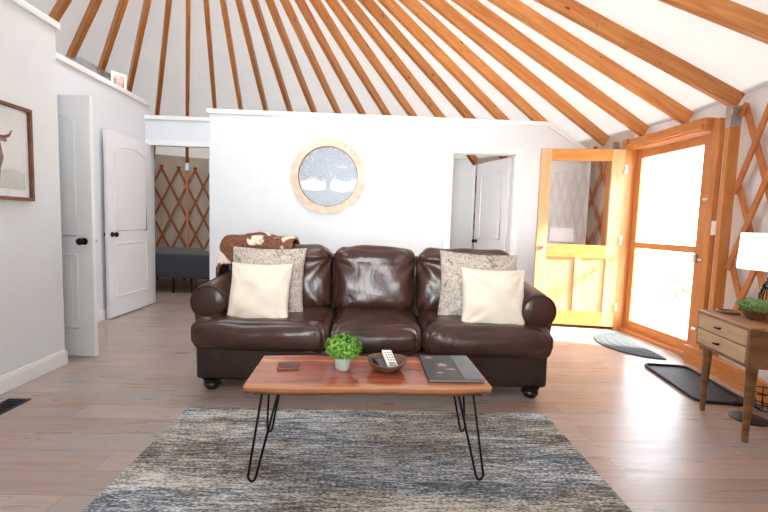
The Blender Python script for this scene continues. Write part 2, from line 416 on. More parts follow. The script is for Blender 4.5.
mb = MB(); mb.tube([(CX + .80 * sin(2 * pi * k / 48), CY + .80 * cos(2 * pi * k / 48), ZA - SL * .80) for k in range(48)], .085, 10, closed=True)
st(mb.build('trim_compression_ring', 'fir_frame', smooth=40), 'wooden ring that gathers the rafters at the peak', 'ring')

# rafters
ORD = ['first', 'second', 'third', 'fourth', 'fifth', 'sixth', 'seventh', 'eighth', 'ninth', 'tenth', 'eleventh', 'twelfth', 'thirteenth', 'fourteenth', 'fifteenth',
       'sixteenth', 'seventeenth', 'eighteenth', 'nineteenth', 'twentieth', 'twenty-first', 'twenty-second', 'twenty-third', 'twenty-fourth']
ph = .3191588; L_R = (4.60 - .80) / cos(math.atan(SL))
mb = MB().box(0, L_R, -.027, .027, -.066, .058)
raft0 = None
for i in range(24):
    th = ph + 2 * pi / 51 * (i - 11 + (.58 if i == 23 else 0))
    o = mb.build('rafter', 'fir', bevel=.004, seg=1) if raft0 is None else raft0.copy()
    if raft0 is None: raft0 = o
    else: COL.objects.link(o)
    # local x runs from the outer end up towards the ring
    P = V((CX + 4.60 * sin(th), CY + 4.60 * cos(th), ZA - SL * 4.60)); Q = V((CX + .80 * sin(th), CY + .80 * cos(th), ZA - SL * .80))
    x = (Q - P).normalized(); y = V((0, 0, 1)).cross(x).normalized(); z = x.cross(y)
    o.matrix_world = Matrix(((x.x, y.x, z.x, P.x), (x.y, y.y, z.y, P.y), (x.z, y.z, z.z, P.z), (0, 0, 0, 1)))
    if i == 22: lb = 'orange wood rafter landing beside the steel bracket of the tall post by the lamp'
    elif i == 23: lb = 'orange wood rafter crossing the top right corner, rightmost of the fan'
    elif i == 0: lb = 'short visible piece of brown wood rafter above the bull picture, leftmost of the fan'
    else: lb = ('brown' if i < 9 else 'orange') + ' wood roof rafter, %s from the left in the fan' % ORD[i]
    tag(o, lb, 'rafter', 'roof rafters')

# lattice: half step 1.765 deg sideways, .305 m up
STEP = 360 / 102 / 2
def lattice(name, t0, t1, ztop=2.12, zbot=.0, r=4.585, label='', group=None, phase=95.9 + STEP, mat='lattice', wd=.052):
    mb = MB(); dz = .305
    def slat(tha, dirn):
        prev = None; seg = []
        k = 0
        while True:
            th = tha + dirn * STEP * k; z = ztop - dz * k
            if z < zbot - .01: break
            seg.append((th, z)); k += 1
        # extend a little above the top node
        seg.insert(0, (tha - dirn * STEP * .16, ztop + dz * .16))
        rr = r + (.010 if dirn > 0 else -.010)
        for (ta, za), (tb, zb) in zip(seg[:-1], seg[1:]):
            tm = max(min(ta, tb), t0); tM = min(max(ta, tb), t1)
            if tM - tm < .05: continue
            g = lambda tt: cyl(tt, rr, za + (zb - za) * (tt - ta) / (tb - ta))
            a, b = g(tm), g(tM); mid = (a + b) / 2
            mb.bar(a, b, V((mid.x - CX, mid.y - CY, 0)).normalized(), .018, wd)
    n0 = int((t0 - phase) / (2 * STEP)) - 5; n1 = int((t1 - phase) / (2 * STEP)) + 5
    for n in range(n0, n1 + 1):
        tha = phase + n * 2 * STEP
        for dirn in (-1, 1): slat(tha, dirn)
    return tag(mb.build(name, mat, bevel=.003, seg=1), label, 'lattice', group)
lattice('lattice_screen', 96.95, 126, phase=97.2, label='orange wooden lattice on the white wall behind the lamp and nightstand')
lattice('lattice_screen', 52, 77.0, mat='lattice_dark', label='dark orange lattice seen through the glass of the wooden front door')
lattice('lattice_screen', 14, 50, label='wooden lattice at the back of the room behind the right white doorway')
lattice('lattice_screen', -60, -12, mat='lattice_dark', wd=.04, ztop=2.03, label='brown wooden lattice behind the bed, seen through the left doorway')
def skirt(t0, t1, label):
    st(arc_wall('baseboard_round', t0, t1, 0, .145, 4.475, 4.515, 'fir_h'), label, 'baseboard')
skirt(93.4, 128, 'orange wooden board along the floor under the lattice by the nightstand')

# ------------------------------------------------------------------ partitions
def cap_box(name, x0, x1, y0, y1, z0, z1, label):
    return st(MB().box(x0, x1, y0, y1, z0, z1).build(name, 'trim', bevel=.006), label, 'trim')
st(MB().box(-2.425, -2.305, -.35, 3.16, 0, 2.455).build('wall_left', 'paint_grey'), 'pale grey partition wall that holds the bull picture', 'wall')
cap_box('trim_left_cap', -2.455, -2.282, -.37, 3.185, 2.455, 2.505, 'white cap along the top of the near left partition')
st(MB().box(-2.305, -2.291, -.35, 3.16, 0, .10).box(-2.305, -2.295, -.35, 3.16, .10, .115).build('baseboard_left', 'trim', bevel=.004), 'white baseboard under the bull picture', 'baseboard')
st(MB().box(-2.425, -2.291, 3.16, 3.174, 0, .1).build('baseboard_left_end', 'trim', bevel=.003), 'white baseboard turning the corner of the near left partition', 'baseboard')
# hall wall with a doorway (3.42..4.20) behind the open closet door
mb = MB().box(-3.02, -2.90, 3.10, 3.42, 0, 2.53).box(-3.02, -2.90, 4.20, 5.57, 0, 2.53).box(-3.02, -2.90, 3.42, 4.20, 2.07, 2.53)
st(mb.build('wall_hall_left', 'paint'), 'white hall partition behind the two open white doors', 'wall')
st(MB().box(-2.90, -2.425, 3.04, 3.16, 0, 2.455).build('wall_hall_return', 'paint'), 'short white return of the near left partition', 'wall')
cap_box('trim_hall_cap', -3.05, -2.872, 3.10, 5.50, 2.53, 2.585, 'white cap along the top of the hall partition')
st(MB().box(-2.90, -2.886, 4.27, 5.45, 0, .11).build('baseboard_hall', 'trim', bevel=.004), 'white baseboard behind the open bedroom door', 'baseboard')
st(MB().box(-2.90, -2.884, 4.20, 4.27, 0, 2.14).box(-2.90, -2.884, 3.35, 3.42, 0, 2.14).box(-2.90, -2.884, 3.35, 4.27, 2.07, 2.14).build('trim_closet_casing', 'trim', bevel=.004),
   'white casing around the hall closet doorway', 'trim')
# bedroom doorway wall
YB = 5.45
mb = MB().box(-2.90, -2.858, YB, YB + .12, 0, 2.355).box(-2.085, -1.99, YB, YB + .12, 0, 2.355).box(-2.858, -2.085, YB, YB + .12, 2.045, 2.355)
st(mb.build('wall_bedroom', 'paint'), 'white wall over the bedroom doorway', 'wall')
cap_box('trim_bedroom_cap', -2.90, -1.99, YB - .025, YB + .145, 2.355, 2.405, 'white cap on the wall over the bedroom doorway')
st(MB().box(-2.898, -2.848, YB - .016, YB, 0, 2.035).box(-2.898, -2.0, YB - .016, YB, 2.035, 2.105).build('trim_bedroom_casing', 'trim', bevel=.004),
   'white casing around the bedroom doorway', 'trim')
# main wall with the right doorway
YM = 5.15
DX0, DX1, DH = .955, 1.735, 2.04
def xz_prism(name, pts, y0, y1, mat, label, cat, bevel=0):
    mb = MB().prism(pts, 0, 1); mb.v = [(x, y0 + (y1 - y0) * t, z) for x, z, t in mb.v]
    return st(mb.build(name, mat, bevel=bevel), label, cat)
XW0, XK, XE = -1.985, 2.10, 2.655
pts = [(XW0, 0), (DX0, 0), (DX0, DH), (DX1, DH), (DX1, 0), (XE, 0), (XE, 2.045), (XK, 2.385), (XW0, 2.385)]
xz_prism('wall_back', pts, YM, YM + .12, 'paint', 'long white partition wall behind the sofa with the round tree art', 'wall')
pts = [(XW0 - .03, 2.385), (XK + .008, 2.385), (XE + .01, 2.04), (XE + .01, 2.095), (XK + .02, 2.437), (XW0 - .03, 2.437)]
xz_prism('trim_back_cap', pts, YM - .025, YM + .145, 'trim', 'white cap along the long back wall, sloping at its right end', 'trim', .004)
st(MB().box(XE, XE + .02, YM - .01, YM + .13, 0, 2.03).build('trim_back_end', 'trim', bevel=.003), 'white end board of the back wall seen through the door glass', 'trim')
st(MB().box(DX0 - .068, DX0, YM - .016, YM, 0, DH).box(DX1, DX1 + .068, YM - .016, YM, 0, DH).box(DX0 - .068, DX1 + .068, YM - .016, YM, DH, DH + .068)
   .box(DX0, DX0 + .012, YM, YM + .12, 0, DH).box(DX1 - .012, DX1, YM, YM + .12, 0, DH).box(DX0, DX1, YM, YM + .12, DH - .012, DH).build('trim_right_casing', 'trim', bevel=.003),
   'white casing around the doorway right of the sofa', 'trim')
st(MB().box(XW0, DX0 - .07, YM - .014, YM, 0, .11).box(DX1 + .07, XE, YM - .014, YM, 0, .11).build('baseboard_back', 'trim', bevel=.004), 'white baseboard of the long back wall', 'baseboard')
# small room behind the right doorway
st(MB().box(.80, .92, YM + .12, 6.42, 0, 2.42).build('wall_small_room_side', 'paint_grey'), 'grey side wall inside the room behind the right doorway', 'wall')
pts = [(.92, 0), (1.50, 0), (1.50, 2.03), (1.40, 2.14), (.92, 2.14)]
xz_prism('wall_small_room', pts, 6.30, 6.42, 'paint_grey', 'grey wall inside the room behind the right doorway', 'wall')
st(MB().box(1.50, 1.525, 6.28, 6.44, 0, 2.05).build('trim_small_room_end', 'trim', bevel=.003), 'white end board of the grey wall behind the right doorway', 'trim')

# ------------------------------------------------------------------ white panel doors
def panel_door(name, label, wd, ht, loc, ang, knobside=1, hinges=True):
    """leaf from its hinge edge (local x=0) to the latch (x=wd), thickness along y"""
    t = thing(name, label, 'door', loc, ang, kind='structure'); T = .035
    MB().box(0, wd, -T / 2, T / 2, .012, ht).build('leaf', 'door_white', t, bevel=.003)
    mx = .13
    for s in (-1, 1):
        y = s * T / 2
        def outline(z0, z1, arch, inset=0):
            x0, x1 = mx + inset, wd - mx - inset; pts = [(x0, z0 + inset), (x1, z0 + inset)]
            for k in range(13):
                a = k / 12; x = x1 + (x0 - x1) * a
                pts.append((x, z1 - inset - arch * (1 - sin(pi * a)) if arch else z1 - inset))
            return pts
        for z0, z1, arch in ((.235, .825, 0), (.97, ht - .125, .07)):
            m = MB(); m.tube([(x, y, z) for x, z in outline(z0, z1, arch)], .0085, 6, closed=True); m.build('panel_molding', 'door_white', t, smooth=60)
            pr = MB().prism(outline(z0, z1, arch, .045), 0, 1); pr.v = [(x, y + s * (.004 * q - .002), z) for x, z, q in pr.v]; pr.build('panel', 'door_white', t, bevel=.002)
    m = MB()
    for s in (-1, 1):
        y = s * T / 2; m.lathe([(.001, 0), (.028, .001), (.028, .006), (.011, .009), (.011, .028), (.022, .033), (.028, .045), (.026, .058), (.014, .066), (.001, .067)], 16)
        m2 = MB(); m2.lathe([(.001, 0), (.028, .001), (.028, .006), (.011, .009), (.011, .028), (.022, .033), (.028, .045), (.026, .058), (.014, .066), (.001, .067)], 16)
        m2.xf(Matrix.Translation((wd - .065, y, .93)) @ Matrix.Rotation(-s * pi / 2, 4, 'X')); o = m2.build('knob', 'black_metal', t, smooth=50)
        o['label'] = 'black round door knob'
    if hinges:
        for z in (.25, 1.02, 1.80): MB().tube([(0, -T / 2 - .004, z - .045), (0, -T / 2 - .004, z + .045)], .008, 8).box(.0, .03, -T / 2 - .002, -T / 2, z - .045, z + .045).build('hinge', 'silver', t)
    return t
panel_door('door_3', 'open white closet door nearest the grey partition, seen almost flat on', .72, 2.045, (-2.895, 3.385, 0), R(-4.5))
panel_door('door_4', 'open white panel door folded back along the hall wall by the bedroom doorway', .88, 2.04, (-2.838, 5.43, 0), R(-90.4))
panel_door('door_5', 'white panel door standing ajar inside the doorway right of the sofa', .76, 2.02, (1.715, 5.285, 0), R(107))

# ------------------------------------------------------------------ entry: frame, storm door, wooden door
E0, E1 = V((2.925, 4.645, 0)), V((2.978, 3.665, 0))
ed = (E1 - E0).normalized(); EL = (E1 - E0).length; ANG = atan2(ed.y, ed.x)      # local x runs from the far jamb to the near jamb, local y points outdoors
def ent(name, label, cat, **k): return thing(name, label, cat, (E0.x, E0.y, 0), ANG, **k)
t = ent('door_1', 'orange wooden entry frame in the round wall with a glazed storm door', 'door', kind='structure')
# local +y: rotate ed by +90 deg
out = V((-ed.y, ed.x, 0)); sgn = 1 if out.x > 0 else -1
def eb(x0, x1, y0, y1, z0, z1):      # y measured outwards
    return MB().box(x0, x1, sgn * y0, sgn * y1, z0, z1)
eb(-.075, .0, -.13, .07, 0, 2.16).build('jamb', 'fir_frame', t, bevel=.004)
eb(EL, EL + .035, -.03, .07, 0, 2.10).build('jamb', 'fir_frame', t, bevel=.004)
eb(EL + .045, EL + .112, -.045, .02, 0, 2.13).build('casing', 'fir_frame', t, bevel=.006)
eb(-.10, EL + .02, -.10, .06, 2.035, 2.155).build('header', 'fir_h', t, bevel=.008)
eb(-.06, EL + .0, -.125, -.09, 2.055, 2.10).build('header_lip', 'fir_h', t, bevel=.005)
eb(-.0, EL, -.06, .10, 0, .032).build('sill', 'fir_h', t, bevel=.004)
s = bpy.data.objects.new('storm_door', None); COL.objects.link(s); s.parent = t
eb(.005, .085, .0, .035, .035, 2.03).build('stile', 'fir_frame', s, bevel=.004)
eb(EL - .085, EL - .005, .0, .035, .035, 2.03).build('stile', 'fir_frame', s, bevel=.004)
eb(.085, EL - .085, .0, .035, .035, .135).build('bottom_rail', 'fir_h', s, bevel=.004)
eb(.085, EL - .085, .0, .035, .955, 1.02).build('middle_rail', 'fir_h', s, bevel=.004)
eb(.085, EL - .085, .0, .035, 1.94, 2.03).build('top_rail', 'fir_h', s, bevel=.004)
eb(.085, EL - .085, .015, .021, .135, .955).build('glass_pane', 'glass', s)
eb(.085, EL - .085, .015, .021, 1.02, 1.94).build('glass_pane', 'glass', s)
eb(EL - .075, EL - .035, -.03, .0, .87, .95).build('latch', 'silver', s, bevel=.006)
for z in (1.44, .905, .28): eb(EL + .01, EL + .06, -.052, -.032, z - .012, z + .012).build('strike_plate', 'silver', t, bevel=.002)

# wooden door: local x from hinge to latch, y thickness
A, B = V((2.795, 4.650)), V((1.905, 4.792)); d = B - A; WD = d.length
t = thing('door_2', 'open honey coloured wooden front door with a glass upper half', 'door', (A.x, A.y, 0), atan2(d.y, d.x), kind='structure')
# after the turn, local -y points away from the camera side? local y = rot90(x) -> (-d.y, d.x): faces the camera
Z0, Z1, T = .035, 2.045, .045
def lb(x0, x1, z0, z1, th=T): return MB().box(x0, x1, -th / 2, th / 2, z0, z1)
lb(0, .135, Z0, Z1).build('stile', 'fir_leaf', t, bevel=.004); lb(WD - .115, WD, Z0, Z1).build('stile', 'fir_leaf', t, bevel=.004)
lb(.135, WD - .115, 1.915, Z1).build('top_rail', 'fir_h', t, bevel=.004); lb(.135, WD - .115, .815, .965).build('lock_rail', 'fir_h', t, bevel=.004)
lb(.135, WD - .115, Z0, .20).build('bottom_rail', 'fir_h', t, bevel=.004); lb(.405, .465, .20, .815).build('mullion', 'fir_leaf', t, bevel=.004)
lb(.135, .405, .20, .815, .018).build('panel', 'fir_leaf', t); lb(.465, WD - .115, .20, .815, .018).build('panel', 'fir_leaf', t)
lb(.135, WD - .115, .965, 1.915, .006).build('glass_pane', 'glass_leaf', t)
for sg in (-1, 1):
    m = MB().tube([(WD - .06, sg * T / 2, .93), (WD - .06, sg * (T / 2 + .008), .93)], .028, 16)
    m.tube([(WD - .06, sg * T / 2, .93), (WD - .06, sg * (T / 2 + .045), .93), (WD - .075, sg * (T / 2 + .052), .93), (WD - .17, sg * (T / 2 + .05), .928)], .010, 10)
    o = m.build('lever_handle', 'silver', t, smooth=40); o['label'] = 'silver lever handle'
for z in (.27, 1.03, 1.82):
    o = MB().box(-.022, .004, -.03, .034, z - .05, z + .05).build('hinge', 'silver', t, bevel=.003)

# posts with galvanised brackets
def post(th, r, z1, bz0, bz1, label, wt=.08, wr=.085):
    P = cyl(th, r, 0); t = thing('post', label, 'post', P, -R(th), 'upright wood posts along the round wall')
    MB().box(-wt / 2, wt / 2, -wr / 2, wr / 2, 0, z1).build('beam', 'fir_frame', t, bevel=.004)
    MB().box(-.03, .03, -wr / 2 - .004, -wr / 2, bz0, bz1).box(wt / 2, wt / 2 + .004, -wr * .42, wr * .42, bz0, bz1).build('bracket', 'steel', t, bevel=.001)
    return t
post(96.2, 4.56, 2.10, 2.00, 2.17, 'tall orange post right of the entry frame with a steel bracket at its top', .05, .085)
post(77.6, 4.50, 2.14, 2.02, 2.15, 'orange post behind the hinge side of the wooden front door')
for th, lb_ in ((-31.1, 'slim brown post left of the bed, seen along the left edge of the bedroom doorway'), (-24.1, 'slim brown post behind the middle of the bed, seen through the bedroom doorway'), (-17.04, 'slim brown post behind the right end of the bed')):
    post(th, 4.50, 2.10, 2.0, 2.14, lb_, .042, .09)
# light switch between casing and post
o = MB()
P = cyl(94.5, 4.575, 1.19); t = thing('light_switch', 'white light switch beside the tall orange post', 'switch', P, -R(94.5))
MB().box(-.028, .028, -.004, .0, -.06, .06).build('plate', 'white_plastic', t, bevel=.002); MB().box(-.012, .012, -.008, -.004, -.025, .025).build('rocker', 'white_plastic', t, bevel=.002)

# ------------------------------------------------------------------ outdoors
mb = MB().box(3.02, 6.0, 1.4, 7.0, -.14, -.03); st(mb.build('deck', 'deck'), 'pale sunlit deck outside the entry', 'deck')
st(MB().box(-40, 40, -40, 40, -.9, -.6).build('ground', 'ground'), 'pale ground around the round house', 'ground')
for k, (x, y, h, r, lb_) in enumerate(((6.05, 8.0, .62, .24, 'pale green shrub seen through the lower glass of the storm door'),)):
    t = thing('shrub' if k == 0 else 'tree', lb_, 'shrub' if k == 0 else 'tree', (x, y, -.6))
    MB().tube([(0, 0, 0), (.03, 0, h * .6), (0, .03, h)], [.05 * h, .04 * h, .02 * h], 8).build('trunk', 'bark', t, smooth=60)
    leaves(260 + 640 * k, r, h * .5, .07 + .08 * k, 50 + k, (0, 0, h * .95)).build('foliage', 'leaf_out', t)

# ------------------------------------------------------------------ bedroom beyond the left doorway
t = thing('bed', 'low metal bed under a dark grey blanket, seen through the left doorway', 'bed', (-2.98, 6.90, 0), R(-4))
cushion(1.92, 1.3, .22, .07, (0, 0, .015), 16).build('mattress', 'bed_white', t, smooth=180, loc=(0, 0, .42))
o = cushion(1.96, 1.36, .36, .05, (0, .0, .02), 26, lambda p: .012 * noise.noise(p * 6) + .008 * sin(p.x * 26) * (p.z < .05)).build('blanket', 'blanket_grey', t, smooth=180, loc=(0, -.02, .415)); o['label'] = 'dark grey rumpled blanket'
MB().box(-.93, .93, -.63, -.59, .26, .30).box(-.93, .93, .59, .63, .26, .30).box(-.93, -.89, -.63, .63, .26, .30).box(.89, .93, -.63, .63, .26, .30).build('bed_frame', 'black_metal', t)
for x in (-.91, -.42, -.22, .06, .34, .62, .91):
    for y in (-.61, .61): MB().tube([(x, y, 0), (x, y, .28)], .016, 8).build('leg', 'black_metal', t)
tag(pillow_mesh(.5, .36, .14, 4.).xf(Matrix.Rotation(R(-70), 4, 'X')).build('pillow', 'bed_white', None, smooth=180, loc=(-2.33, 6.66, .70)), 'beige pillow lying on the grey blanket of the bed', 'pillow')

# ------------------------------------------------------------------ things on top of the hall partition
t = thing('acrylic_box', 'clear plastic box lying on top of the hall partition', 'box', (-2.96, 4.60, 2.585))
MB().box(-.055, .055, -.30, .28, 0, .006).box(-.055, -.051, -.30, .28, 0, .085).box(.051, .055, -.30, .28, 0, .085).box(-.055, .055, -.30, -.296, 0, .085).box(-.055, .055, .276, .28, 0, .085).build('tray', 'acrylic', t)
MB().box(-.058, .058, -.303, .283, .085, .09).build('lid', 'acrylic', t)
t = thing('photo_frame', 'small framed photo standing on top of the hall partition', 'picture', (-2.965, 5.02, 2.585), R(62))
MB().box(-.085, .085, -.008, .012, 0, .02).box(-.085, .085, -.008, .012, .16, .18).box(-.085, -.065, -.008, .012, .02, .16).box(.065, .085, -.008, .012, .02, .16).build('frame', 'trim', t, bevel=.002)
MB().box(-.065, .065, .0, .006, .02, .16).build('photo', 'print_bull', t)

# ------------------------------------------------------------------ bull picture on the left partition (local x along the wall to the right, y out of the wall)
t = thing('picture', 'framed picture of a horned brown bull on the left partition', 'picture', (-2.305, 2.49, 1.218), -pi / 2)
# local x -> -Y world ; flip by using -x
W2, HT = .40, .60
def pb(x0, x1, y0, y1, z0, z1): return MB().box(-x1, -x0, y0, y1, z0, z1)
for args in ((-W2, W2, 0, .032, 0, .022), (-W2, W2, 0, .032, HT - .022, HT), (-W2, -W2 + .022, 0, .032, .022, HT - .022), (W2 - .022, W2, 0, .032, .022, HT - .022)):
    pb(*args).build('frame', 'frame_brown', t, bevel=.002)
pb(-W2 + .022, W2 - .022, 0, .012, .022, HT - .022).build('mat_board', 'paper', t)
pr = pb(-W2 + .055, W2 - .055, .012, .014, .07, HT - .055).build('print', 'print_paper', t)
def flat(pts, y0, y1, name, mat, par):
    m = MB().prism([(-x, z) for x, z in pts], 0, 1); m.v = [(x, y0 + (y1 - y0) * q, z) for x, z, q in m.v]; return m.build(name, mat, par)
flat([(-W2 + .055, .07), (W2 - .055, .07), (W2 - .055, .17), (.25, .20), (.1, .165), (-.1, .19), (-W2 + .055, .17)], .014, .0145, 'grass', 'print_grass', pr)
SH = .005
body = [(-.16, .09), (-.13, .08), (-.11, .16), (-.02, .14), (.02, .075), (.05, .08), (.06, .15), (.115, .075), (.145, .08), (.16, .20), (.185, .28), (.17, .35), (.165, .38), (.195, .375), (.215, .385), (.205, .40), (.17, .405),
        (.13, .42), (.06, .425), (.02, .40), (-.02, .37), (-.14, .35), (-.19, .29), (-.18, .18)]
flat([(x + SH, z - .02) for x, z in body], .0145, .0152, 'bull', 'print_bull', pr)
horn = [(.15, .395), (.20, .398), (.235, .415), (.252, .455), (.246, .458), (.225, .43), (.19, .415), (.15, .415)]
flat([(x + SH, z - .02) for x, z in horn], .0145, .0154, 'horn', 'frame_brown', pr)
flat([(.29 - x + SH, z - .02) for x, z in horn], .0145, .0154, 'horn', 'frame_brown', pr)

# floor vent
t = thing('floor_vent', 'dark metal floor vent beside the left baseboard', 'vent', (-2.13, 2.30, 0))
MB().box(-.068, .068, -.24, .24, 0, .005).build('plate', 'black_plastic', t, bevel=.002)
m = MB()
for k in range(22): m.box(-.05, .05, -.22 + k * .0205, -.21 + k * .0205, .005, .008)
m.build('grille', 'black_metal', t)

# ------------------------------------------------------------------ round tree art
t = thing('wall_art', 'round whitewashed wood ring with a grey metal tree, hung on the back wall', 'wall art', (-.553, YM, 1.685))
n = 72; m = MB()
for ro, ri, y0, y1 in ((.452, .362, -.05, 0),):
    for k in range(n):
        a = 2 * pi * k / n
        for r, y in ((ri, y0), (ro, y0 + .008), (ro, y1), (ri, y1)): m.v.append((r * sin(a), y, r * cos(a)))
    for k in range(n):
        j = (k + 1) % n
        for q in range(4): m.f.append((4 * k + q, 4 * k + (q + 1) % 4, 4 * j + (q + 1) % 4, 4 * j + q))
m.build('ring', 'whitewash', t, smooth=30)
m = MB()
for k in range(n):
    a = 2 * pi * k / n
    for r, y in ((.354, -.046), (.364, -.046), (.364, 0), (.354, 0)): m.v.append((r * sin(a), y, r * cos(a)))
for k in range(n):
    j = (k + 1) % n
    for q in range(4): m.f.append((4 * k + q, 4 * k + (q + 1) % 4, 4 * j + (q + 1) % 4, 4 * j + q))
m.build('ring_lining', 'ring_inner', t, smooth=30)
def xz(m, pts, y0, y1):
    p = MB().prism(pts, 0, 1); p.v = [(x, y0 + (y1 - y0) * q, z) for x, z, q in p.v]; m.add(p.v, p.f)
rnd = random.Random(3); m = MB()
def inside_gap(x, z):
    for gx, gz, rx, rz in ((-.19, .21, .02, .035), (-.14, .16, .022, .03), (-.03, .205, .075, .016), (.16, .125, .075, .028), (-.06, .06, .025, .02), (.02, .055, .03, .014)):
        if ((x - gx) / rx) ** 2 + ((z - gz) / rz) ** 2 < 1: return True
    return False
cnt = 0
for _ in range(6000):
    x, z = rnd.uniform(-.352, .352), rnd.uniform(-.06, .352)
    rr_ = sqrt(x * x + z * z)
    lim = .342 + .010 * sin(atan2(x, z) * 16)
    lower = -.02 + .025 * sin(x * 24) + .04 * (abs(x) < .07)
    if rr_ > lim or z < lower or inside_gap(x, z): continue
    a = rnd.uniform(0, 2 * pi); s_ = rnd.uniform(.013, .02); q = rnd.uniform(0, .004)
    pts = [(x + s_ * cos(a + b) * (1 if b % pi < .1 else .62), z + s_ * sin(a + b) * (1 if b % pi < .1 else .62)) for b in (0, pi / 3, 2 * pi / 3, pi, 4 * pi / 3, 5 * pi / 3)]
    xz(m, pts, -.026 - q, -.022 - q); cnt += 1
    if cnt > 1150: break
m.build('leaves', 'tree_metal', t)
m = MB()
xz(m, [(-.028, -.20), (.028, -.20), (.022, -.12), (.03, -.04), (.09, .03), (.06, .035), (.01, -.01), (0, .06), (-.012, -.005), (-.07, .04), (-.09, .025), (-.03, -.04), (-.02, -.12)], -.026, -.02)
gp = [(-.303, -.165), (-.16, -.178), (-.05, -.165), (0, -.15), (.05, -.165), (.16, -.19), (.303, -.165)]
gp += [(.351 * sin(a), .351 * cos(a)) for a in [R(121 + (239 - 121) * k / 14) for k in range(15)]]
xz(m, gp, -.024, -.018); m.build('trunk_and_ground', 'tree_metal', t)

# ------------------------------------------------------------------ rug
m = MB(); random.seed(11)
o = MB().box(-1.085, 1.085, -.76, .76, 0, .009).build('rug', 'rug', None, bevel=.003, loc=(.005, 1.69, 0)); o.rotation_euler.z = R(-.3)
tag(o, 'distressed blue grey and taupe area rug under the coffee table', 'rug')

# ------------------------------------------------------------------ sofa
t = thing('sofa', 'brown leather three seat sofa with rolled arms, along the back of the rug', 'sofa', (.025, 2.685, 0), R(-1.2))
SO = t
def wr(seed, amp, fx=5, fy=5, fz=5):
    return lambda p: amp * noise.noise(V((p.x * fx + seed, p.y * fy, p.z * fz))) + amp * .35 * noise.noise(V((p.x * fx * 3 + seed, p.y * fy * 3, p.z * fz * 3)))
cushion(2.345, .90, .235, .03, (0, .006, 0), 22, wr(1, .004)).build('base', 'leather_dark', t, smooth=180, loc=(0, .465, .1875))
for x in (-1.075, 1.075):
    for y in (.06, .86):
        MB().lathe([(.001, 0), (.035, 0), (.048, .015), (.060, .035), (.056, .05), (.045, .055), (.058, .06), (.064, .075), (.001, .075)], 20, (x, y, 0)).build('foot', 'foot', t, smooth=45)
# arms: side panel plus a rolled top that flares outwards
def arm(sx):
    m = MB(); n = 22; prof = []
    c = V((sx * 1.118, 0, .580)); Rr = .118
    # outline in x,z : roll then narrowing to the side panel
    for k in range(n + 1):
        a = R(-38) + (R(218) - R(-38)) * k / n
        prof.append((c.x + sx * Rr * cos(a) * 1.04, c.z + Rr * sin(a)))
    prof += [(sx * 1.02, .10), (sx * 1.165, .10)]
    ys = [.085, .10, .13, .2, .4, .6, .78, .86]; sc = [.93, .985, 1.0, 1.0, .985, .975, .97, .9]; dz = [0, 0, .004, .012, .028, .042, .05, .05]
    P = len(prof)
    for y, s_, z_ in zip(ys, sc, dz):
        for x, z in prof:
            wob = .006 * noise.noise(V((x * 6, y * 9, z * 6)))
            xx = c.x + (x - c.x) * s_; zz = c.z + (z - c.z) * s_ if z > .3 else z
            m.v.append((xx + wob, y, zz + (z_ if z > .3 else 0) + wob))
    for i in range(len(ys) - 1):
        for k in range(P): m.f.append((i * P + k, i * P + (k + 1) % P, (i + 1) * P + (k + 1) % P, (i + 1) * P + k))
    m.f.append(tuple(range(P))); m.f.append(tuple((len(ys) - 1) * P + k for k in range(P)))
    a_ = m.build('arm', 'leather', t, smooth=50)
    # front disc with piping
    ring = [(c.x + sx * Rr * .93 * cos(2 * pi * k / 32) * 1.02, .086, c.z + Rr * .93 * sin(2 * pi * k / 32)) for k in range(32)]
    MB().tube(ring, .007, 6, closed=True).build('piping', 'leather', a_, smooth=60)
    dsc = MB(); dsc.v = [(c.x, .068, c.z)] + [(c.x + sx * Rr * r_ * cos(2 * pi * k / 32), y_, c.z + Rr * r_ * sin(2 * pi * k / 32)) for r_, y_ in ((.45, .071), (.75, .077), (.92, .088)) for k in range(32)]
    dsc.f = [(0, 1 + k, 1 + (k + 1) % 32) for k in range(32)] + [(1 + r_ * 32 + k, 1 + r_ * 32 + (k + 1) % 32, 1 + (r_ + 1) * 32 + (k + 1) % 32, 1 + (r_ + 1) * 32 + k) for r_ in range(2) for k in range(32)]
    dsc.build('front_pad', 'leather', a_, smooth=180)
arm(-1); arm(1)
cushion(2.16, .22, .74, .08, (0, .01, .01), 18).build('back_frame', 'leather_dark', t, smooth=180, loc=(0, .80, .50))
def folds(dx, dz, seed, amp):
    def f(p):
        s_ = 0
        for cx in (-dx / 2, dx / 2):
            for cz, wgt in ((dz / 2 - .10, 1.), (-dz / 2, .7)):
                X, Z = p.x - cx, p.z - cz; d_ = sqrt(X * X + Z * Z) + 1e-5; a = atan2(Z, X * (1 if cx < 0 else -1))
                s_ += wgt * exp(-d_ / .17) * min(1, d_ / .05) * sin(a * 9 + 2.2 * noise.noise(V((p.x * 5 + seed, p.z * 5, cx))) + seed)
        s_ *= (1 if p.y < 0 else .2)
        return amp * s_ + .006 * noise.noise(V((p.x * 6 + seed, p.y * 6, p.z * 6)))
    return f
for k, (x0, x1) in enumerate(((-1.115, -.340), (-.338, .316), (.318, 1.11))):
    dx = x1 - x0 - .012; dz = .53; m = cushion(dx, .27, dz, .105, (0, .035, .012), 40, folds(dx, dz, 3.1 * k + 1, .017))
    # a soft roll along the top
    vv = []
    for x, y, z in m.v:
        if z > .10 and y < 0: y -= .022 * sin(min(1, (z - .10) / .15) * pi) - .010 * exp(-((z - .135) / .018) ** 2)
        vv.append((x, y, z))
    m.v = vv; m.xf(Matrix.Rotation(R(-11), 4, 'X'))
    m.build('back_cushion', 'leather', t, smooth=180, loc=((x0 + x1) / 2, .63, .683))
